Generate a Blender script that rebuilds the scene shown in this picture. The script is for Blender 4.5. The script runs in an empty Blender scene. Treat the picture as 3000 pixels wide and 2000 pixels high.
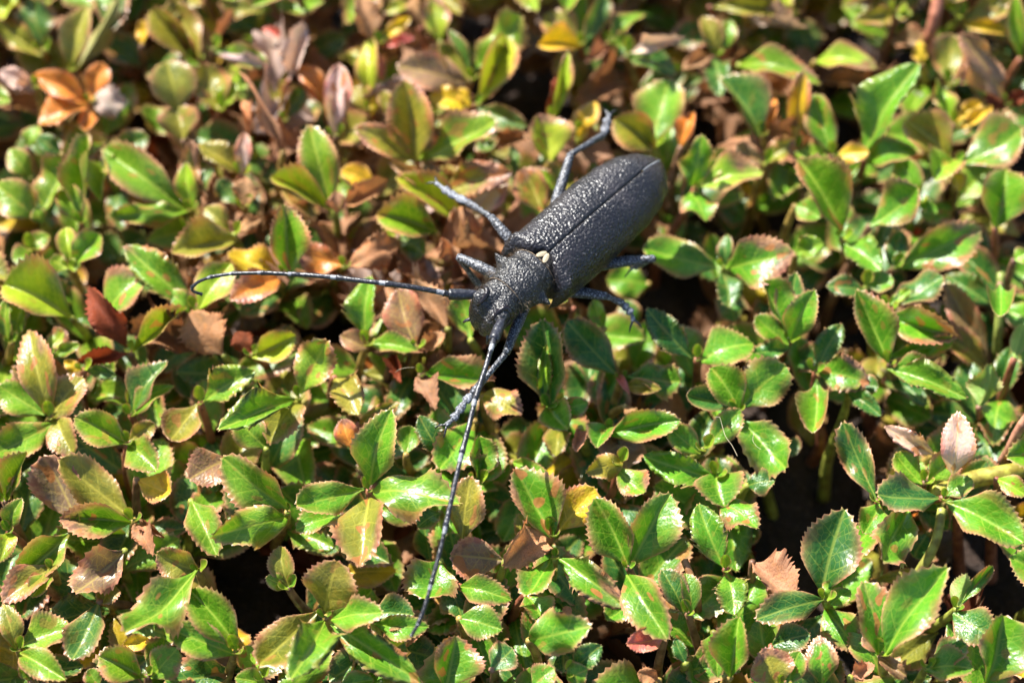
import bpy, math, random
from mathutils import Vector, Matrix, noise
R = math.radians
MM = 0.001
scene = bpy.context.scene
col = scene.collection

# ------------------------------------------------------------------ camera
PITCH = R(60); DIST = 0.27; HT = math.tan(R(10))
FWD = Vector((0, math.cos(PITCH), -math.sin(PITCH)))
UPV = Vector((0, math.sin(PITCH), math.cos(PITCH)))
RGT = Vector((1, 0, 0))
CAM = -FWD * DIST
cd = bpy.data.cameras.new('camera'); cam = bpy.data.objects.new('camera', cd); col.objects.link(cam)
cd.sensor_width = 36; cd.lens = 18 / HT; cd.clip_start = 0.005; cd.clip_end = 20
cam.location = CAM; cam.rotation_euler = (math.pi/2 - PITCH, 0, 0)
scene.camera = cam

def P(px, py, z=0.0):
    """pixel of the 3000x2000 photograph -> point on the level z (metres)"""
    d = FWD + RGT * ((px-1500)/1500*HT) + UPV * ((1000-py)/1500*HT)
    return CAM + d * ((z - CAM.z)/d.z)
def Q(p):
    v = p - CAM; k = v.dot(FWD)
    return (1500 + v.dot(RGT)/k/HT*1500, 1000 - v.dot(UPV)/k/HT*1500)

cd.dof.use_dof = True
cd.dof.focus_distance = .2605
cd.dof.aperture_fstop = 16.0
cd.dof.aperture_blades = 7

# ------------------------------------------------------------------ light
SUN_AZ = R(-42); SUN_EL = R(48)        # azimuth measured from +Y towards +X
SUN = Vector((math.sin(SUN_AZ)*math.cos(SUN_EL), math.cos(SUN_AZ)*math.cos(SUN_EL), math.sin(SUN_EL)))
w = bpy.data.worlds.new('World'); scene.world = w; w.use_nodes = True
nt = w.node_tree; nt.nodes.clear()
sky = nt.nodes.new('ShaderNodeTexSky'); sky.sky_type = 'NISHITA'; sky.sun_disc = False
sky.sun_elevation = SUN_EL; sky.sun_rotation = SUN_AZ
bg = nt.nodes.new('ShaderNodeBackground'); bg.inputs[1].default_value = 0.085
wo = nt.nodes.new('ShaderNodeOutputWorld')
nt.links.new(sky.outputs[0], bg.inputs[0]); nt.links.new(bg.outputs[0], wo.inputs[0])
sd = bpy.data.lights.new('sun', 'SUN'); sd.energy = 5.0; sd.angle = R(0.53); sd.color = (1, 0.965, 0.90)
so = bpy.data.objects.new('sun', sd); col.objects.link(so)
so.rotation_euler = SUN.to_track_quat('Z', 'Y').to_euler()
vs = scene.view_settings; vs.view_transform = 'Standard'; vs.look = 'None'; vs.gamma = 1; vs.exposure = 1.35
scene.render.engine = 'CYCLES'
scene.cycles.max_bounces = 5; scene.cycles.diffuse_bounces = 3; scene.cycles.glossy_bounces = 2; scene.cycles.transmission_bounces = 2; scene.cycles.transparent_max_bounces = 2
scene.cycles.use_adaptive_sampling = True; scene.cycles.adaptive_threshold = 0.03; scene.cycles.caustics_reflective = False; scene.cycles.caustics_refractive = False
scene.cycles.sample_clamp_indirect = 6
scene.cycles.use_denoising = True

# ------------------------------------------------------------------ helpers
rng = random.Random(7)
def mesh(name, verts, faces, mat=None, smooth=True):
    m = bpy.data.meshes.new(name); m.from_pydata(verts, [], faces); m.update()
    if smooth: m.polygons.foreach_set('use_smooth', [True]*len(m.polygons))
    if mat: m.materials.append(mat)
    return m
def add(name, data, parent=None, loc=None):
    o = bpy.data.objects.new(name, data); col.objects.link(o)
    if parent: o.parent = parent
    if loc is not None: o.location = loc
    return o
def tag(o, label=None, cat=None, group=None, kind=None):
    if label: o['label'] = label
    if cat: o['category'] = cat
    if group: o['group'] = group
    if kind: o['kind'] = kind
    return o
def tube(pts, rad, seg=8, cap=True, squash=1.0):
    """lofted tube along points, radius per point"""
    V, F = [], []
    n = len(pts); t0 = (pts[1]-pts[0]).normalized()
    ref = Vector((0,0,1)) if abs(t0.z) < .9 else Vector((1,0,0))
    a = t0.cross(ref).normalized()
    for i in range(n):
        t = (pts[min(i+1,n-1)]-pts[max(i-1,0)])
        t = t.normalized() if t.length > 1e-9 else t0
        a = (a - t*a.dot(t)).normalized(); b = t.cross(a)
        for k in range(seg):
            an = 2*math.pi*k/seg
            V.append(pts[i] + (a*math.cos(an) + b*math.sin(an)*squash)*rad[i])
    for i in range(n-1):
        for k in range(seg):
            k2 = (k+1) % seg
            F.append((i*seg+k, i*seg+k2, (i+1)*seg+k2, (i+1)*seg+k))
    if cap:
        V += [pts[0] - t0*rad[0]*.4, pts[-1] + (pts[-1]-pts[-2]).normalized()*rad[-1]*.4]
        c0, c1 = n*seg, n*seg+1
        for k in range(seg):
            k2 = (k+1) % seg
            F.append((c0, k2, k)); F.append((c1, (n-1)*seg+k, (n-1)*seg+k2))
    return V, F
def smoothpath(pts, sub=6):
    """Catmull-Rom through points"""
    out = []
    n = len(pts)
    for i in range(n-1):
        p0, p1, p2, p3 = pts[max(i-1,0)], pts[i], pts[i+1], pts[min(i+2,n-1)]
        for k in range(sub):
            t = k/sub
            out.append(0.5*((2*p1) + (p2-p0)*t + (2*p0-5*p1+4*p2-p3)*t*t + (3*p1-p0-3*p2+p3)*t**3))
    out.append(pts[-1].copy())
    return out
def lerp(tab, x):
    """smooth piecewise interpolation in a table of (x, v)"""
    if x <= tab[0][0]: return tab[0][1]
    for (x0, v0), (x1, v1) in zip(tab, tab[1:]):
        if x <= x1:
            t = (x-x0)/(x1-x0); t = t*t*(3-2*t)
            return v0 + (v1-v0)*t
    return tab[-1][1]

# ------------------------------------------------------------------ materials
class NT:
    def __init__(s, name):
        s.m = bpy.data.materials.new(name); s.m.use_nodes = True; s.t = s.m.node_tree; s.t.nodes.clear()
    def n(s, typ, **kw):
        nd = s.t.nodes.new(typ)
        for k, v in kw.items(): setattr(nd, k, v)
        return nd
    def put(s, sock, v):
        if isinstance(v, bpy.types.NodeSocket): s.t.links.new(v, sock)
        elif v is not None: sock.default_value = v
    def math(s, op, a, b=None, c=None, clamp=False):
        nd = s.n('ShaderNodeMath', operation=op); nd.use_clamp = clamp
        for i, v in enumerate((a, b, c)): s.put(nd.inputs[i], v)
        return nd.outputs[0]
    def mix(s, f, a, b, blend='MIX'):
        nd = s.n('ShaderNodeMix', data_type='RGBA', blend_type=blend)
        s.put(nd.inputs[0], f)
        for i, v in ((6, a), (7, b)):
            s.put(nd.inputs[i], v if isinstance(v, bpy.types.NodeSocket) or len(v) == 4 else (*v, 1))
        return nd.outputs[2]
    def ramp(s, v, lo, hi, to0=0.0, to1=1.0):
        nd = s.n('ShaderNodeMapRange', interpolation_type='SMOOTHSTEP')
        for i, x in enumerate((v, lo, hi, to0, to1)): s.put(nd.inputs[i], x)
        return nd.outputs[0]
    def noise(s, vec, scale, detail=3, rough=.5):
        nd = s.n('ShaderNodeTexNoise'); s.put(nd.inputs['Vector'], vec)
        nd.inputs['Scale'].default_value = scale; nd.inputs['Detail'].default_value = detail; nd.inputs['Roughness'].default_value = rough
        return nd.outputs[0]
    def oattr(s, name):
        nd = s.n('ShaderNodeAttribute', attribute_type='OBJECT', attribute_name=name); return nd.outputs['Fac']
    def bump(s, h, strength, dist, normal=None):
        nd = s.n('ShaderNodeBump'); nd.inputs['Strength'].default_value = strength; nd.inputs['Distance'].default_value = dist
        s.put(nd.inputs['Height'], h)
        if normal: s.put(nd.inputs['Normal'], normal)
        return nd.outputs[0]
    def bsdf(s, **kw):
        nd = s.n('ShaderNodeBsdfPrincipled')
        for k, v in kw.items():
            s.put(nd.inputs[k], v if not (isinstance(v, tuple) and len(v) == 3) else (*v, 1))
        return nd.outputs[0]
    def out(s, sh):
        o = s.n('ShaderNodeOutputMaterial'); s.t.links.new(sh, o.inputs[0]); return s.m

def leaf_material(name, dry):
    k = NT(name)
    info = k.n('ShaderNodeObjectInfo')
    base = info.outputs['Color']; rnd = info.outputs['Random']
    uv = k.n('ShaderNodeUVMap', uv_map='UVMap').outputs[0]
    sep = k.n('ShaderNodeSeparateXYZ'); k.put(sep.inputs[0], uv)
    u = sep.outputs[0]; v = k.math('MULTIPLY_ADD', sep.outputs[1], 2, -1); av = k.math('ABSOLUTE', v)
    rim = k.n('ShaderNodeAttribute', attribute_name='rim').outputs['Fac']
    # texture space in the leaf, shifted per leaf
    off = k.n('ShaderNodeCombineXYZ'); k.put(off.inputs[2], k.math('MULTIPLY', rnd, 37)); k.put(off.inputs[0], k.math('MULTIPLY', rnd, 11))
    va = k.n('ShaderNodeVectorMath', operation='ADD'); k.put(va.inputs[0], uv); k.put(va.inputs[1], off.outputs[0])
    T = va.outputs[0]
    n1 = k.noise(T, 2.6, 1); n2 = k.noise(T, 9, 2, .6); n3 = k.noise(T, 42, 0)
    c = k.mix(k.ramp(n1, .42, .68), base, k.mix(1.0, base, (.62, .70, .7), 'MULTIPLY'))
    c = k.mix(k.math('MULTIPLY', k.ramp(n2, .48, .72), .5), c, k.mix(1.0, base, (1.35, 1.12, .7), 'MULTIPLY'))
    # veins
    lat = k.math('PINGPONG', k.math('MULTIPLY_ADD', av, -1.3, k.math('MULTIPLY', u, 4.6)), .5)
    lat = k.math('ADD', lat, k.math('MULTIPLY_ADD', n2, .16, -.08))
    vein = k.ramp(lat, .0, .06, 1, 0)
    vein = k.math('MULTIPLY', vein, k.ramp(av, .5, .95, .8, 0))
    vo = k.n('ShaderNodeTexVoronoi', feature='DISTANCE_TO_EDGE'); k.put(vo.inputs['Vector'], T); vo.inputs['Scale'].default_value = 8.5
    net = k.ramp(vo.outputs['Distance'], .015, .06, .5, 0)
    mid = k.ramp(av, .02, .085, 1, 0)
    allv = k.math('MAXIMUM', k.math('MAXIMUM', vein, net), mid)
    oldb = k.oattr('old')
    if not dry:
        c = k.mix(k.math('MULTIPLY', allv, .7), c, k.mix(.45, k.mix(1.0, base, (1.8, 1.45, 1.2), 'MULTIPLY'), (.46, .46, .08)))
        # bronze tips and rusty spots of old leaves
        tip = k.math('ADD', k.math('MULTIPLY_ADD', n1, .75, k.math('MULTIPLY', u, .75)), k.math('MULTIPLY', k.math('POWER', av, 2), .42))
        tip = k.math('MULTIPLY', k.ramp(k.math('MULTIPLY_ADD', oldb, .62, tip), 1.25, 1.5), k.ramp(oldb, .02, .3, 0, .93))
        brown = k.mix(k.ramp(n2, .38, .62), (.42, .20, .115), (.16, .075, .062))
        c = k.mix(tip, c, brown)
        # bronze-red flush spreading in from the margin
        fl = k.ramp(k.math('ADD', k.math('MULTIPLY_ADD', av, .75, k.math('MULTIPLY', n2, .45)), k.math('MULTIPLY', u, .18)), .72, 1.16)
        c = k.mix(k.math('MULTIPLY', fl, k.ramp(k.math('ADD', oldb, k.math('MULTIPLY', rnd, .3)), .05, .6, .15, .85)), c, k.mix(.5, k.mix(1.0, base, (1.8, .68, .9), 'MULTIPLY'), (.30, .105, .045)))
        spot = k.math('MULTIPLY', k.ramp(k.noise(T, 5, 0), .66, .71), k.ramp(oldb, .05, .4, .15, .85))
        c = k.mix(spot, c, (.42, .16, .05))
    else:
        c = k.mix(k.math('MULTIPLY', allv, .3), c, k.mix(1.0, base, (.5, .45, .42), 'MULTIPLY'))
        c = k.mix(k.math('MULTIPLY', k.ramp(n3, .5, .7), .5), c, k.mix(1.0, base, (.55, .48, .45), 'MULTIPLY'))
    rc = k.mix(k.ramp(n2, .35, .65), (.58, .33, .16), (.48, .17, .11)) if not dry else k.mix(1.0, base, (1.15, .95, .9), 'MULTIPLY')
    c = k.mix(k.math('MULTIPLY', k.math('POWER', rim, 1.3), .9), c, rc)
    # underside: paler and duller
    geo = k.n('ShaderNodeNewGeometry'); bf = geo.outputs['Backfacing']
    c = k.mix(k.math('MULTIPLY', bf, .5), c, k.mix(.55, k.mix(1.0, base, (1.15, 1.05, 1.2), 'MULTIPLY'), (.36, .35, .2)))
    # fine relief: cells between the veins
    vb = k.math('MAXIMUM', k.ramp(k.math('PINGPONG', k.math('MULTIPLY_ADD', av, -1.3, k.math('MULTIPLY', u, 4.6)), .5), 0, .2, 1, 0), mid)
    h = k.math('ADD', k.math('MULTIPLY', vb, -.22), k.math('MULTIPLY', k.noise(T, 17, 1), 1.3))
    bn = k.bump(h, .32, .00016)
    rough = k.math('MULTIPLY_ADD', n2, .22, .62 if dry else .24)
    rough = k.math('MULTIPLY_ADD', bf, .2, rough)
    sh = k.bsdf(**{'Base Color': c, 'Roughness': rough, 'Normal': bn, 'Specular IOR Level': .25 if dry else .5})
    tr = k.n('ShaderNodeBsdfTranslucent')
    k.put(tr.inputs[0], k.mix(1.0, c, (1.25, 1.2, .55) if not dry else (1.2, .9, .6), 'MULTIPLY'))
    ms = k.n('ShaderNodeMixShader'); ms.inputs[0].default_value = .27 if not dry else .25
    k.t.links.new(sh, ms.inputs[1]); k.t.links.new(tr.outputs[0], ms.inputs[2])
    return k.out(ms.outputs[0])
M_LEAF = leaf_material('living_leaf', False)
M_DRY = leaf_material('dry_leaf', True)

def stem_material():
    k = NT('stem_bark')
    oc = k.n('ShaderNodeTexCoord').outputs['Object']
    info = k.n('ShaderNodeObjectInfo')
    n = k.noise(oc, 900, 4)
    c = k.mix(k.ramp(n, .4, .65), info.outputs['Color'], k.mix(1.0, info.outputs['Color'], (.5, .42, .4), 'MULTIPLY'))
    return k.out(k.bsdf(**{'Base Color': c, 'Roughness': .5, 'Normal': k.bump(n, .6, .0002)}))
M_STEM = stem_material()

def soil_material():
    k = NT('soil')
    oc = k.n('ShaderNodeTexCoord').outputs['Object']
    n = k.noise(oc, 260, 6, .65); n2 = k.noise(oc, 1500, 3)
    c = k.mix(k.ramp(n, .35, .7), (.014, .009, .007), (.05, .028, .018))
    c = k.mix(k.math('MULTIPLY', k.ramp(n2, .55, .7), .6), c, (.09, .058, .04))
    return k.out(k.bsdf(**{'Base Color': c, 'Roughness': .9, 'Normal': k.bump(k.math('ADD', n, n2), 1, .0008)}))
M_SOIL = soil_material()

def chitin_material(name, base, tint, rough, speck, speckcol, scale, lo=.52, hi=.66, bs=.5, bd=.00012, grain=1.4):
    k = NT(name)
    oc = k.n('ShaderNodeTexCoord').outputs['Object']
    n2 = k.noise(oc, scale*3.1, 2); nb = k.noise(oc, 300, 2)
    c = k.mix(k.ramp(nb, .4, .65), base, tint)
    c = k.mix(k.math('MULTIPLY', k.ramp(n2, lo, hi), speck), c, speckcol)
    vo = k.n('ShaderNodeTexVoronoi'); k.put(vo.inputs['Vector'], oc); vo.inputs['Scale'].default_value = scale*grain
    h = k.math('ADD', k.math('MULTIPLY', vo.outputs['Distance'], -1.0), k.math('MULTIPLY', n2, .6))
    sh = k.bsdf(**{'Base Color': c, 'Roughness': k.math('MULTIPLY_ADD', nb, .25, rough), 'Normal': k.bump(h, bs, bd), 'Specular IOR Level': .65})
    return k.out(sh)
M_ELY = chitin_material('elytra_chitin', (.008, .007, .009), (.018, .015, .018), .22, .26, (.38, .36, .34), 1500, .62, .71, .6, .00013, 2.6)
M_BODY = chitin_material('body_chitin', (.008, .008, .010), (.017, .016, .019), .22, .45, (.40, .37, .31), 2300, .57, .68, .75, .00014, 1.9)
M_LEG = chitin_material('leg_pubescence', (.008, .008, .011), (.02, .021, .028), .34, .62, (.36, .38, .42), 2200, .49, .64)
M_TARS = chitin_material('tarsus_pubescence', (.03, .03, .036), (.10, .11, .13), .5, .7, (.38, .40, .45), 2200, .46, .62)
M_ANT = chitin_material('antenna_chitin', (.010, .010, .013), (.020, .020, .028), .24, .25, (.22, .23, .26), 1500, .56, .66)
M_ANTP = chitin_material('antenna_pale', (.16, .17, .19), (.26, .27, .29), .5, .5, (.40, .41, .43), 4200)
M_EYE = chitin_material('eye_lens', (.004, .004, .005), (.009, .005, .006), .06, .0, (.1, .1, .1), 9000, bs=.2)
M_CREAM = chitin_material('cream_hair', (.34, .27, .17), (.42, .35, .23), .8, .5, (.52, .46, .33), 4000, bs=.15)
M_FRINGE = chitin_material('fringe_hair', (.10, .065, .04), (.20, .14, .085), .7, .4, (.38, .32, .24), 4000)

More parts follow.
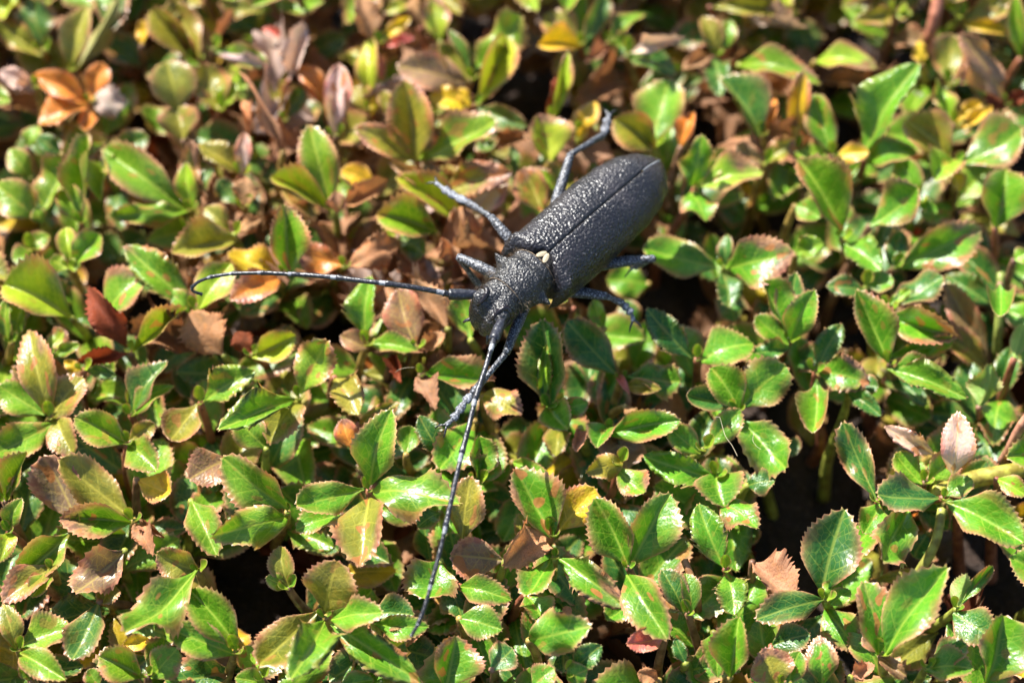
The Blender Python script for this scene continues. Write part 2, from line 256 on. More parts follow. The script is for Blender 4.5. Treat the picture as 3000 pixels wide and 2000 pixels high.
# base x, base y, tip x, tip y, width (photograph pixels), colour, traits
LEAVES = """
132 115 95 -10 120 d G
123 183 -20 55 80 o
190 212 255 25 90 o
240 200 345 -5 60 o W
264 298 98 220 78 a
264 298 300 185 78 a
264 300 115 365 98 a G
264 300 250 382 58 a
270 298 372 300 115 p
98 250 0 210 70 p
115 265 35 258 45 p
365 210 357 0 60 m D
415 135 420 60 42 y
405 60 420 -8 62 l D
306 150 312 95 45 p D
583 178 447 35 78 o V
583 178 500 10 110 o
585 182 475 50 42 r
590 150 612 0 110 y D
625 120 682 30 32 b
695 105 718 40 60 y D
612 140 785 188 70 g
640 178 797 196 36 p
523 330 490 183 145 o
535 412 512 318 140 o V
640 330 600 190 125 o
655 315 692 242 70 l
830 445 700 210 48 b U
730 410 710 298 30 b
846 235 885 65 75 p U
845 112 770 85 28 k
900 170 1012 105 95 d D
780 30 945 8 58 g
760 40 640 0 60 o
957 315 900 195 70 a
955 320 865 190 50 a
975 400 992 190 85 p n5
990 395 1020 250 45 p
840 340 888 258 70 d
825 372 836 280 32 y
961 595 906 370 120 g n2
948 620 795 523 72 l V
855 792 829 600 108 g UV
330 452 432 398 82 d
523 612 306 438 132 g
540 625 325 632 78 g
300 480 300 600 60 l V
238 650 255 395 62 g V
240 655 185 540 84 g
128 604 192 462 112 g G
100 640 -12 540 122 g
90 520 28 438 80 g
80 432 112 370 60 g
180 450 108 400 70 d
130 672 105 608 52 g
553 616 561 417 64 l n8
575 615 545 480 72 l
600 600 620 490 56 d G
690 592 640 528 70 d G
720 500 583 425 92 o
705 520 716 390 52 p n7
740 620 720 520 80 b
650 662 600 610 80 o
700 680 762 640 52 b
900 640 790 570 90 o D
1213 472 1183 238 128 o Un3V
1213 474 1043 374 88 o Un4
1235 465 1451 353 100 g UG
1160 370 1118 268 55 o
1090 352 1112 272 32 y
1240 462 1288 545 64 m
1385 192 1525 50 84 g G
1410 290 1482 110 90 l V
1385 226 1315 88 38 d
1390 250 1288 130 74 o
1370 262 1165 195 118 m
1370 302 1258 282 92 y
1360 312 1344 260 38 y
1410 310 1465 200 60 o
1290 122 1270 -8 88 l n6
1230 80 1210 -5 60 b
1085 285 1085 110 72 l
1120 242 1105 158 32 k
1130 160 1215 110 32 k
1130 96 1202 52 46 y
1120 132 1132 88 62 g
1130 42 1196 14 52 l
1075 118 1050 -12 98 b
1060 150 1008 60 62 d D
1090 332 1040 258 82 o
1665 140 1598 45 108 o
1700 152 1575 135 74 y V
1710 116 1700 -20 58 g
1726 120 1772 -20 72 d
1790 110 1886 40 58 g G
1760 125 1856 138 84 g
1860 152 2006 110 56 p U
1820 166 1978 216 88 d G
1800 145 1714 190 46 b
1690 262 1640 152 112 o D
1740 242 1832 230 72 l n6D
1635 358 1661 155 48 l n4
1590 332 1640 225 46 r
1612 472 1578 338 118 l V
1640 478 1682 358 72 y D
1700 442 1712 368 36 y
1690 372 1747 300 66 y
1905 402 1958 235 148 g G
1930 452 1800 352 108 o Vn2
1995 430 2030 330 60 a
1985 410 1940 350 60 a D
1760 472 1738 398 82 d D
1410 332 1542 370 78 d
1400 390 1434 440 70 d
1430 432 1562 400 56 b
1300 562 1498 508 122 o n7
1400 640 1482 520 92 p n6
1330 656 1162 523 94 l V
1290 556 1138 470 44 m
1280 682 1104 630 114 g V
1010 602 1132 528 72 b
1005 640 985 560 70 b
1100 542 1000 500 80 y
1080 490 1000 400 92 b D
1590 622 1533 495 94 o n5V
1640 562 1560 490 54 l n4
1540 650 1470 580 112 d D
1510 520 1500 425 42 d
2080 20 2345 38 76 o
2190 46 2367 82 38 p
2110 170 2060 52 72 o
2125 152 2140 60 62 g
2090 182 2112 282 102 d
2060 152 2004 205 60 b
2165 190 2397 240 95 g G
2372 172 2348 60 132 d D
2390 180 2567 196 84 l n5
2400 240 2562 240 62 b D
2630 20 2502 62 74 o
2620 56 2672 44 42 l
2700 192 2690 122 46 y
2792 42 2780 -5 50 l
2830 62 2985 0 82 o
2992 100 2818 72 44 y
2990 172 2975 -12 62 g U
2790 357 2876 298 46 y
2830 402 2906 314 38 y
2775 342 2744 232 56 l
2770 242 2784 102 106 o n3
2930 272 2812 96 104 m U
2795 256 2862 178 48 p
2945 332 2888 278 62 r
2960 322 3002 268 52 r
2770 462 2650 358 128 o V
2833 476 2992 380 135 g G
2790 456 2735 532 112 l V
2780 530 2812 558 46 y
2700 582 2640 465 92 g
2523 438 2692 188 142 g GU
2545 492 2684 444 88 g G
2440 462 2546 446 58 y
2213 408 2110 232 114 d V
2330 402 2350 212 68 y n3U
2445 452 2388 280 94 g
2255 382 2271 288 32 a
2290 342 2300 258 82 d D
2280 400 2300 330 60 b D
2240 482 2158 425 64 m
2240 482 2322 408 74 o n5
2320 472 2419 450 82 l n4
2464 668 2336 470 124 l Vn3
2548 662 2687 552 118 g U
2010 542 2057 394 94 g U
2080 542 2234 514 104 l n6G
2060 540 2102 468 52 l
2000 582 2065 652 92 g
2120 572 2182 640 102 d D
2330 602 2402 640 82 g
2680 602 2747 622 42 g
2915 668 2945 500 144 g V
2800 602 2872 544 92 g D
2638 782 2874 672 134 g n4
70 716 144 690 62 g
221 766 294 690 84 g V
215 762 194 668 64 l
110 752 38 762 74 g
190 796 148 758 62 l
192 796 234 772 54 l
208 932 12 836 148 l V
60 1002 72 878 84 g G
10 1002 18 878 64 g
566 882 368 722 134 g n3
310 928 432 806 114 g Gn4
350 762 300 690 150 d D
366 1008 262 845 96 r V
375 1042 230 1054 58 r
400 1036 546 905 58 l V
545 935 488 854 54 g
706 722 505 740 98 o V
600 902 677 774 114 l n2
812 786 670 743 94 y
832 822 678 876 94 a n5
1000 772 878 738 98 a n5
655 1040 558 915 152 b
608 1174 746 1088 118 g n2
736 1056 865 982 84 l V
740 1022 690 974 72 r
889 1140 958 998 124 l n3U
851 1170 641 1258 114 g U
885 1187 788 1292 114 o
780 1312 690 1220 104 g
566 1187 498 1293 118 o S
385 1212 492 1064 84 d G
390 1222 507 1128 68 g G
376 1216 396 1108 36 l
580 1182 520 1060 82 d D
374 1298 220 1223 98 g n2V
140 1238 243 1108 114 o n3
140 1217 84 968 118 o n4
110 1202 -2 1130 104 g
170 1252 -22 1332 114 g
187 1217 214 1332 94 o n3
380 1302 462 1380 114 g
370 1292 452 1240 62 o
140 1012 192 968 64 l n5
150 1062 232 1008 38 g
230 1087 188 1058 40 y
260 1082 342 1102 52 d
1064 988 1085 810 98 g G
1213 1004 1168 850 124 m n3
1312 962 1210 820 92 b
1230 1032 1302 978 60 b
1080 1002 1222 1026 62 g G
1085 1036 998 985 68 m
1150 1032 1177 1118 46 r
980 1106 1051 1214 122 o n3
1379 996 1344 868 84 g
1265 1086 1448 1118 94 g n5V
1200 1112 1277 1200 66 b
1413 1156 1528 1218 104 o n5
1392 1232 1288 1372 134 g
1300 1342 1228 1218 94 d
1617 1184 1590 938 128 d GV
1565 1182 1600 1010 54 l
1600 1182 1664 1258 94 g V
1652 1222 1722 1178 64 g
1791 1086 1662 942 124 d
2010 1042 1896 905 114 d
1859 1094 1992 1118 94 g G
1860 1082 1902 938 94 g D
1700 1002 1757 1128 74 g D
1650 1112 1742 1182 82 y D
1790 1232 1749 1312 78 g V
1770 1290 1992 1232 98 g
2040 1342 1958 1248 84 g
2100 1412 1886 1335 114 g
1790 1092 1842 1152 26 k
1840 1157 1933 1138 48 o
1832 1192 1862 1222 46 b
1700 1252 1690 1322 42 b
1920 1182 2012 1232 92 b D
1090 1398 1149 1198 132 g U
1032 1312 1004 1228 74 a n6
1050 1242 1172 1180 48 o
1190 1332 1202 1248 74 g
1400 1402 1400 1278 74 g V
1450 1292 1418 1238 72 y D
1165 692 1246 742 84 d G
1020 792 1172 708 104 b
1332 752 1304 698 62 b U
1402 792 1380 718 72 b
1430 802 1348 778 62 b
1470 742 1440 688 92 y D
1600 862 1662 882 62 g
1900 832 1778 820 114 g D
2092 772 1887 725 128 g
1680 902 1620 870 62 b
1770 962 1740 878 68 l
1860 962 1830 880 84 d D
2149 788 2321 742 158 g n5U
2110 812 2137 900 98 d
2130 772 2130 688 52 d
2330 746 2412 712 88 l
2468 732 2581 792 108 g
2452 772 2348 760 72 d D
2600 792 2642 680 74 d
2530 852 2423 837 84 d n3
2540 832 2617 820 64 g G
2620 882 2762 814 94 d G
2590 882 2667 850 34 l
2595 1052 2509 852 104 g V
2600 952 2804 986 94 g n6V
2600 1022 2792 1000 64 g
2930 832 2930 924 90 g SU
2970 762 3012 740 64 l
2900 1062 2778 830 92 m D
2880 1082 2760 980 94 o D
2700 1082 2742 1028 54 r D
2591 1098 2831 1166 98 g
2640 1092 2727 1076 84 g
2590 1112 2682 1162 74 d D
2867 1192 2908 1068 88 l W
2970 1052 2997 948 54 l W
2319 992 2388 848 98 g U
2300 992 2229 828 74 g V
2312 962 2332 800 94 d
2312 1022 2214 928 78 g
2322 1036 2206 1032 56 d
2072 1064 2206 1006 134 g G
2170 1204 2083 1078 104 g V
2183 1184 2302 1074 144 g
2120 1172 2011 1156 78 d S
2085 1292 2167 1200 84 g n2
2400 1086 2546 1122 134 g n7
2400 1072 2466 950 94 d
2360 1062 2442 1090 48 l
2395 1136 2382 1264 98 g S
2470 1162 2581 1217 68 d
2510 1112 2572 1132 64 d
2562 1452 2471 1240 98 d n2
2740 1332 2593 1250 74 p n5
2790 1392 2809 1209 104 p n3U
2175 1256 2302 1372 134 g
2290 1292 2332 1332 74 d D
25 1470 82 1328 64 g V
0 1462 30 1338 54 g
238 1522 126 1338 134 m n4
379 1500 178 1345 144 o
10 1552 66 1460 64 g
374 1538 178 1520 94 g n6V
366 1612 220 1734 124 m n3
330 1692 300 1767 74 o
196 1572 46 1697 114 g S
170 1642 8 1760 94 o n5
40 1562 0 1642 64 l n4
140 1692 94 1752 64 g
400 1402 499 1442 98 y n2
560 1466 634 1624 108 g n2
664 1342 556 1402 124 m
838 1470 654 1341 134 g U
846 1530 614 1572 128 g U
1050 1424 870 1478 120 g U
1000 1506 868 1552 80 g G
880 1562 992 1612 104 d D
400 1542 451 1627 74 b
420 1512 482 1572 32 b
570 1670 367 1849 118 g U
590 1672 460 1620 104 o
706 1888 556 1728 114 g V
680 1926 497 1842 114 g
455 1992 521 1898 104 g
440 1962 482 1870 84 g
400 1986 292 1923 104 g V
440 1872 360 1890 54 y
320 1902 200 1950 92 y D
290 1762 212 1930 114 d
60 1882 210 1842 114 g G
60 1922 192 1990 94 g G
40 1902 10 1770 74 o
90 1992 60 1940 50 g
290 2012 260 1960 62 g
850 1722 820 1600 78 o
840 1722 780 1690 54 l
945 1767 988 1640 170 o n2U
910 1760 760 1946 152 o n2
945 1830 852 1988 152 g U
740 1962 718 1892 84 l n4
790 2012 690 1985 74 g
1102 1444 1351 1484 152 g Gn2U
1081 1482 1059 1662 158 o n4
1000 1682 1159 1672 104 y D
1290 1502 1224 1542 64 d
1400 1422 1450 1338 84 g
1353 1582 1380 1396 114 o n3
1400 1452 1502 1472 124 d D
1500 1352 1606 1394 54 l
1600 1392 1672 1344 84 y D
1617 1590 1508 1374 134 g Vn5
1664 1540 1742 1430 114 y n2
1790 1372 1887 1442 88 l n4
1840 1342 1714 1382 84 o
1890 1432 1932 1370 64 b D
1835 1642 1743 1460 118 g V
1860 1642 1959 1446 148 g
1480 1642 1321 1627 128 m n6
1572 1560 1472 1662 134 b
1602 1634 1543 1742 102 g U
1647 1632 1827 1777 124 g n5
1829 1704 1955 1871 134 g n3
1990 1792 1940 1670 84 d
1290 1642 1240 1752 164 g
1260 1642 1240 1540 94 d D
1345 1717 1495 1755 94 g n2
1420 1762 1512 1760 104 m D
1540 1742 1592 1822 94 g
1345 1810 1470 1844 108 g
1080 1782 1212 1802 114 d
1102 1844 1253 1835 78 g
990 1826 1125 1796 88 g GU
985 1852 1232 1999 134 g n3
990 2012 1092 1990 64 g
1180 1902 1282 1930 114 d D
1306 2012 1335 1863 134 g Vn5
1549 1874 1737 1830 144 g U
1690 1952 1762 1890 94 d
1560 2012 1622 1958 84 g
1440 1962 1502 1900 144 d
1650 2002 1722 1960 84 g
1950 1862 1837 1887 74 k
1930 1992 1868 1970 62 b
1650 1802 1672 1778 38 b
2010 1942 1978 1870 54 d
2100 1372 2123 1484 134 g V
2111 1474 2219 1552 108 g n5
2115 1650 2046 1477 128 g
2180 1612 2200 1530 74 d D
2190 1422 2272 1408 84 d
2135 1688 2152 1800 122 g
2040 1802 2008 1680 64 g
2090 1852 2102 1978 88 g
2140 1982 2166 1808 104 g V
2100 1792 2162 1832 84 d D
2204 1644 2334 1730 124 b
2404 1758 2213 1816 108 d
2395 1712 2474 1493 182 d
2420 1752 2462 1698 64 l
2450 1792 2492 1730 54 g
2580 1482 2532 1562 94 g
2663 1490 2586 1641 134 g U
2736 1456 2572 1448 118 d U
2770 1440 2848 1404 68 g G
2783 1482 2998 1590 144 g G
2720 1562 2680 1632 114 d D
2690 1422 2624 1328 84 l
2732 1402 2802 1328 94 l n5
2920 1402 3005 1452 64 l n4
2840 1742 2908 1658 48 g n3
2790 1792 2832 1680 64 l W
2612 1908 2776 1663 154 g GU
2570 1922 2530 1705 124 g n4
2590 1902 2530 1858 64 m
2552 1922 2654 1977 44 m
2780 1812 2912 1872 124 d G
2885 2006 2933 1803 144 g V
2730 1932 2832 1888 84 d G
2700 1972 2852 1960 104 g G
2410 2006 2400 1863 98 g n5
2260 2012 2238 1898 134 o n6
2260 1892 2372 1858 94 d
2330 2002 2342 1908 84 g
2560 1702 2682 1680 44 o D
2490 1982 2562 1948 60 b
"""

# ------------------------------------------------------------------ ground
GZ = -0.021
def build_ground():
    V, F = [], []
    xs = [-1.5, -.6, -.25] + [-.10 + .2*i/110 for i in range(111)] + [.25, .6, 1.5]
    ys = [-1.5, -.6, -.25] + [-.10 + .22*i/120 for i in range(121)] + [.28, .6, 1.5]
    for y in ys:
        for x in xs:
            p = Vector((x, y, 0))
            V.append((x, y, GZ + .0022*noise.fractal(p*140, .8, 2.1, 4) + .003*noise.noise(p*35)))
    nx = len(xs)
    for j in range(len(ys)-1):
        for i in range(nx-1):
            F.append((j*nx+i, j*nx+i+1, (j+1)*nx+i+1, (j+1)*nx+i))
    o = add('ground', mesh('ground', V, F, M_SOIL))
    tag(o, 'dark brown crumbly soil under the leaf carpet', 'soil', kind='structure')
build_ground()

# ------------------------------------------------------------------ leaf meshes
def leaf_mesh(name, seed, fold, arch, wave, teeth=9, amp=.036, peak=.58, blunt=.62, cup=0.0, twist=0.0, mat=M_LEAF, ragged=0.0):
    r = random.Random(seed)
    pe = math.log(.5)/math.log(peak)
    cols = [-1, -.84, -.5, -.2, 0, .2, .5, .84, 1]
    us = [0, .03, .07, .12, .17]
    u0 = .21; step = (0.965-u0)/teeth
    kinds = [0]*5
    for t in range(teeth):
        for q, kd in ((.08, 0), (.40, 1), (.66, 2), (.86, 1)):
            us.append(u0 + step*(t+q)); kinds.append(kd)
    us += [.985, 1.0]; kinds += [0, 2]
    ph = r.random()*6; ph2 = r.random()*6
    bend = r.uniform(-.12, .12); hook = r.choice((0, 0, 0, .4, -.35)); asym = r.uniform(-.08, .08)
    V, F, UV, RIM = [], [], [], []
    for i, u in enumerate(us):
        prof = max(0, math.sin(math.pi*min(u, 1)**pe))**blunt
        prof *= 1 - .45*max(0, (.36-u)/.36)   # wedge base
        prof = max(prof, .085*(1-u) if u < .3 else 0)
        if u >= .999: prof = .008
        for c in cols:
            sgn = 1 if c > 0 else -1
            e = 0.0
            if abs(c) == 1 and kinds[i]:
                e = amp*1.4*(1.0 if kinds[i] == 2 else .42)*(.75+.5*r.random())*(1.3 if u > .5 else .9)
            if abs(c) == 1 and ragged: e -= ragged*r.random()*prof
            y = .5*prof*c*(1+asym*sgn) + sgn*e*(abs(c) == 1)
            x = u + (e*.6 if abs(c) == 1 else 0)
            av = abs(y)*2
            z = fold*av*.30 + arch*4*u*(1-u) + cup*(av**2)*.3
            z += wave*math.sin(7*u+ph+(1.3 if c > 0 else 0))*av**2*.35
            z += twist*y*(u-.4) + .012*math.sin(9*u+ph2)
            if abs(c) == 1: z -= .020
            z += hook*max(0, u-.62)**2
            y += bend*4*u*(1-u)*.5
            V.append((x, y, z)); UV.append((u, .5+.5*c*min(1, prof))); RIM.append(1.0 if abs(c) == 1 and u > .1 else (.32 if abs(c) == .84 and u > .15 else 0))
    n = len(cols)
    for i in range(len(us)-1):
        for j in range(n-1):
            F.append((i*n+j, (i+1)*n+j, (i+1)*n+j+1, i*n+j+1))
    m = mesh(name, V, F, mat)
    if m.polygons[n].normal.z < 0: m.flip_normals()
    ul = m.uv_layers.new(name='UVMap')
    for lp in m.loops: ul.data[lp.index].uv = UV[lp.vertex_index]
    at = m.attributes.new('rim', 'FLOAT', 'POINT'); at.data.foreach_set('value', RIM)
    return m
LM = {
 'n': [leaf_mesh('leaf_plain', 10+i, f, a, wv, t, am, pk, bl, 0, tw) for i, (f, a, wv, t, am, pk, bl, tw) in enumerate([
      (.45, .06, .25, 11, .026, .54, .58, .1), (.65, .09, .3, 12, .024, .50, .64, -.2), (.35, -.05, .4, 10, .028, .58, .54, .25),
      (.55, .11, .2, 11, .026, .56, .55, -.1), (.75, .04, .35, 12, .024, .48, .68, .2), (.45, -.08, .5, 10, .030, .60, .52, -.3),
      (.30, .08, .3, 11, .026, .53, .60, .3), (.60, .0, .45, 13, .022, .56, .56, 0), (.5, -.12, .3, 12, .026, .62, .52, .4), (.4, .14, .25, 11, .024, .51, .66, -.4), (.7, -.1, .7, 9, .034, .57, .54, .8), (.25, .12, .8, 12, .022, .47, .72, -.8)])]
      + [leaf_mesh('leaf_bitten', 33+i, .5, .05, .5, 9, .02, .55, .62, 0, .3, M_LEAF, .22) for i in range(2)],
 'V': [leaf_mesh('leaf_folded', 40+i, f, a, wv, t, am, pk, bl, 0, tw) for i, (f, a, wv, t, am, pk, bl, tw) in enumerate([
      (1.3, .06, .3, 11, .026, .54, .58, .4), (1.7, .1, .4, 11, .026, .56, .56, -.4), (1.15, -.05, .5, 12, .026, .50, .62, .6), (1.5, .02, .5, 10, .028, .57, .54, -.6)])],
 'S': [leaf_mesh('leaf_cupped', 60+i, .1, -.10, .1, 10, .014, .58, .55, c) for i, c in enumerate((.7, 1.1))],
 'b': [leaf_mesh('leaf_dry', 80+i, f, a, wv, 9, .03, .54, .7, c, tw, M_DRY, .18) for i, (f, a, wv, c, tw) in enumerate([
      (.5, .15, .9, .6, .8), (.2, -.15, 1.0, 1.3, -.9), (.8, .1, .7, -.8, .5), (.3, .22, 1.1, .9, -.5), (.9, -.1, .8, .5, 1.1)])],
}
PAL = {'g': (.138, .282, .015), 'd': (.056, .155, .026), 'o': (.225, .215, .027), 'l': (.25, .38, .022), 'y': (.66, .43, .022),
       'a': (.66, .21, .035), 'r': (.24, .058, .022), 'b': (.50, .255, .13), 'p': (.62, .45, .38), 'm': (.25, .15, .085), 'k': (.58, .14, .13)}
WORD = {'g': 'green', 'd': 'dark green', 'o': 'olive', 'l': 'lime green', 'y': 'yellow', 'a': 'orange', 'r': 'rust red',
        'b': 'dry brown', 'p': 'pale pinkish', 'm': 'bronze', 'k': 'pink'}
VIEW = -FWD
HALF = (SUN + VIEW).normalized()

def leaf_matrix(B, T, n0, width):
    a = T - B; L = a.length; a.normalize()
    n = (n0 - a*n0.dot(a)).normalized(); s = n.cross(a)
    M = Matrix.Identity(4)
    for i in range(3):
        M[i][0] = a[i]*L; M[i][1] = s[i]*width; M[i][2] = n[i]*L; M[i][3] = B[i]
    return M
def pick_mesh(c, opt, r):
    if c in 'bpr' and 'n' not in opt: return r.choice(LM['b'])
    if 'V' in opt: return r.choice(LM['V'])
    if 'S' in opt: return r.choice(LM['S'])
    return r.choice(LM['n'])
def put_leaf(root, rootloc, M, c, old, me, r, bright=1.0, warm=.3):
    o = add('leaf', me, root)
    o.matrix_basis = Matrix.Translation(-rootloc) @ M
    j = lambda q: q*bright*(.86+.28*r.random())
    b = PAL[c]; k = j(1.0)
    hot = (.70+.75*warm) if c in 'gdl' else 1.0
    o.color = (b[0]*k*hot*(.9+.2*r.random()), b[1]*k, b[2]*k*(.85+.3*r.random()), 1)
    o['old'] = old
    return o

class Leaf: pass
leaves = []
for ln in LEAVES.strip().splitlines():
    t = ln.split(); q = Leaf()
    q.bx, q.by, q.tx, q.ty, q.w = map(float, t[:5]); q.c = t[5]; q.o = t[6] if len(t) > 6 else ''
    leaves.append(q)
# leaves whose bases meet belong to one shoot
shoots = []
for q in leaves:
    best = None
    for s in shoots:
        d = math.hypot(s['x']-q.bx, s['y']-q.by)
        if d < 72 and ('D' in q.o) == s['D'] and (best is None or d < best[0]): best = (d, s)
    if best:
        s = best[1]; s['L'].append(q); n = len(s['L'])
        s['x'] += (q.bx-s['x'])/n; s['y'] += (q.by-s['y'])/n
    else:
        shoots.append({'x': q.bx, 'y': q.by, 'L': [q], 'D': 'D' in q.o})
HOLLOW = [(1500,250,95),(1130,55,10),(370,900,62),(700,1700,105),(2320,1510,130),(1870,1910,80),(1500,1085,75),(2850,1690,90),(2470,930,70),
          (560,1780,40),(2470,420,45),(2300,1240,60),(1170,1560,40),(2470,1290,60),(2700,1640,40),(230,1720,40),(2270,700,40),(60,890,0),(2760,420,0),(1930,520,0),(1850,800,70)]
def in_hollow(p, pad=0):
    x, y = Q(p)
    return any((x-a)**2+(y-b)**2 < (c+pad)**2 for a, b, c in HOLLOW if c > 0)

# beetle axes, used for the labels too
BD = P(1592, 750, .0098); BA = P(1953, 442, .0066)
BF = (BD-BA).normalized()

def wordlist(L):
    cnt = {}
    for q in L: cnt[q] = cnt.get(q, 0)+1
    it = sorted(cnt.items(), key=lambda x: -x[1])
    num = ['', 'one', 'two', 'three', 'four', 'five', 'six', 'seven', 'eight', 'nine', 'ten']
    s = [f"{num[min(n,10)]} {WORD[c]}" for c, n in it[:2]]
    return ', '.join(s)
def place_words(p):
    mid = (BD + BA)/2; v = p-mid; v.z = 0
    f = Vector((BF.x, BF.y, 0)).normalized(); l = Vector((-f.y, f.x, 0))
    a = math.degrees(math.atan2(v.dot(l), v.dot(f))); d = v.length/.025
    ds = 'close' if d < .6 else 'half-length' if d < .95 else 'one length' if d < 1.4 else 'two lengths' if d < 2.2 else 'three lengths'
    if abs(a) < 25: w = 'ahead of beetle'
    elif a > 155 or a < -155: w = 'behind beetle'
    else:
        side = 'straight-antenna side' if a > 0 else 'curled-antenna side'
        A = abs(a)
        w = (f'off its {side}, forward' if A < 65 else f'out from its {side}' if A < 110 else f'off its {side}, rearward')
        w = w.replace('its', "beetle's")
    return ds, w

def dryness(x, y):
    """how withered the carpet is around a photograph pixel"""
    d = max(0, 1-math.hypot((x-1180)/800, (y-420)/700))*1.5
    d = max(d, .45*max(0, 1-y/700), .75*max(0, 1-math.hypot((x-650)/450, (y-1000)/250)))
    return min(.66, .05+.85*d)
def warmth(x, y): return max(dryness(x, y), .55*max(0, 1-x/1500))
def build_shoot(x, y, L, deep, rs, extra=3, z0=None):
    r = random.Random(rs)
    lift = (-.0075 if deep else 0.0) + r.uniform(-.0008, .0008)
    zc = lift - .0030
    C = P(x, y, zc)
    lean = Vector((r.uniform(-.0025, .0025), r.uniform(-.002, .004), 0))
    G = Vector((C.x, C.y, GZ)) + lean*1.5
    root = add('leafy_shoot', None, None, G); root.empty_display_size = .002
    cols_used = []
    for q in L:
        k = .0022 if 'U' in q.o else 0.0
        zb = zc + k*.4
        ddx, ddy = q.tx-q.bx, q.ty-q.by; plen = math.hypot(ddx, ddy)
        bx, by = q.bx + (x-q.bx)*.55, q.by + (y-q.by)*.55
        B = P(bx, by, zb)
        Lm = plen/31500
        upc = -ddy/plen
        T = P(q.tx, q.ty, zb + Lm*(.14 + .25*max(0, upc) + .10*max(0,-upc) + r.uniform(-.10, .18)) + k)
        if 'G' in q.o: n0 = HALF.copy()
        else:
            n0 = (Vector((0,0,1))*.45 + VIEW*.55)
            n0 += Vector((r.uniform(-.36,.36), r.uniform(-.3,.22), 0))
        a = (T-B).normalized(); n = (n0-a*n0.dot(a)).normalized(); s = n.cross(a)
        m0 = (B+T)/2; p0 = Q(m0); p1 = Q(m0+s*.001)
        ex, ey = (p1[0]-p0[0], p1[1]-p0[1]); perp = abs(ex*ddy - ey*ddx)/plen/.001
        width = q.w/max(perp, 9000)
        if 'V' in q.o: width *= 1.12
        width = min(width*.95, (T-B).length*1.15)
        old = 0.0
        i = q.o.find('n')
        if i >= 0: old = int(q.o[i+1])/10
        elif q.c in 'om': old = r.uniform(.05, .3)
        elif q.c in 'gl': old = r.choice((0, .05, .1, .18, .25)) + .22*dryness(q.bx, q.by)
        M = leaf_matrix(B, T, n0 if 'W' not in q.o else -n0, width)
        put_leaf(root, G, M, q.c, old, pick_mesh(q.c, q.o, r), r, 1.0, warmth(x, y))
        cols_used.append(q.c)
    # stem, apical bud, lower leaf pairs
    pts = smoothpath([G, G.lerp(C, .35) + Vector((r.uniform(-.001,.001), r.uniform(-.001,.001), 0)), G.lerp(C, .75)+lean*.1, C], 4)
    V, F = tube([p-G for p in pts], [.00066-.00034*i/(len(pts)-1) for i in range(len(pts))], 7)
    st = add('stem', mesh('stem', V, F, M_STEM), root)
    st.color = r.choice([(.30, .33, .05, 1), (.36, .25, .06, 1), (.33, .12, .06, 1), (.24, .13, .07, 1)])
    if not deep and len(L) > 1:
        az = r.uniform(0, math.pi)
        for s in (0, math.pi):
            d = Vector((math.cos(az+s)*.55, math.sin(az+s)*.55, .85))
            l = r.uniform(.0011, .0020)
            M = leaf_matrix(C + Vector((0,0,.0001)), C+d*l, Vector((-d.x, -d.y, .6)), l*.6)
            put_leaf(root, G, M, r.choice('lgl'), 0, LM['S'][0], r)
    az = r.uniform(0, math.pi)
    for e in range(extra):
        t = (.74, .52, .26)[e] - r.uniform(0, .1)
        az += math.pi/2 + r.uniform(-.35, .35)
        S = G.lerp(C, t)
        for s in (0, math.pi):
            d = Vector((math.cos(az+s), math.sin(az+s), r.uniform(.05, .45))).normalized()
            l = r.uniform(.0048, .0075)
            T = S + d*l
            if in_hollow(T, 45) or in_hollow(S, 25): continue
            c = r.choice(('ddgggd', 'ddddggoy', 'dddoobr')[e] if r.random() > dryness(x, y) else ('ooblmb', 'obbbya', 'bbbryp')[e])
            M = leaf_matrix(S, T, Vector((r.uniform(-.3,.3), r.uniform(-.5,.1), 1)), l*r.uniform(.5, .66))
            put_leaf(root, G, M, c, r.choice((0, .1, .3)), pick_mesh(c, '', r), r, .95 if c not in 'bpyr' else .7, warmth(x, y))
    ds, w = place_words(C)
    al = ''.join(q.o for q in L); big = max(math.hypot(q.tx-q.bx, q.ty-q.by) for q in L)
    tr = ('brown-tipped' if any('n%d' % k in al for k in (5,6,7,8)) else 'glossy' if 'G' in al else 'folded' if 'V' in al else 'cupped' if 'S' in al
          else 'large' if big > 185 else 'small' if big < 105 else 'plain')
    if deep: tr = 'shaded'
    return root, cols_used, ds, w, tr

built = []
for i, s in enumerate(shoots):
    built.append(build_shoot(s['x'], s['y'], s['L'], s['D'], 100+i, 1 if s['D'] else 3))
# the carpet goes on a little way outside the picture
rr = random.Random(5)
def random_shoot(x, y, rs):
    r = random.Random(rs); L = []
    a0 = r.uniform(0, 6.28)
    pal = r.choice(['gggg', 'ggdl', 'golo', 'loog', 'gdgd'])
    for k in range(4):
        q = Leaf(); an = a0 + k*math.pi/2 + r.uniform(-.3, .3); ln = r.uniform(110, 190)
        q.bx, q.by = x, y; q.tx = x+math.cos(an)*ln; q.ty = y-math.sin(an)*ln*.85; q.w = ln*r.uniform(.55, .72)
        q.c = pal[k]; q.o = r.choice(['', 'V', 'n3', '', 'G']); L.append(q)
    return build_shoot(x, y, L, False, rs+9000, 2)
spots = []
for k in range(6000):
    x = rr.uniform(-420, 3330); y = rr.uniform(-480, 2300)
    if -110 < x < 3110 and -45 < y < 2130: continue
    if all((x-a)**2+((y-b)*1.15)**2 > (130 if y < 0 else 190)**2 for a, b in spots): spots.append((x, y))
for i, (x, y) in enumerate(spots): built.append(random_shoot(x, y, 500+i))

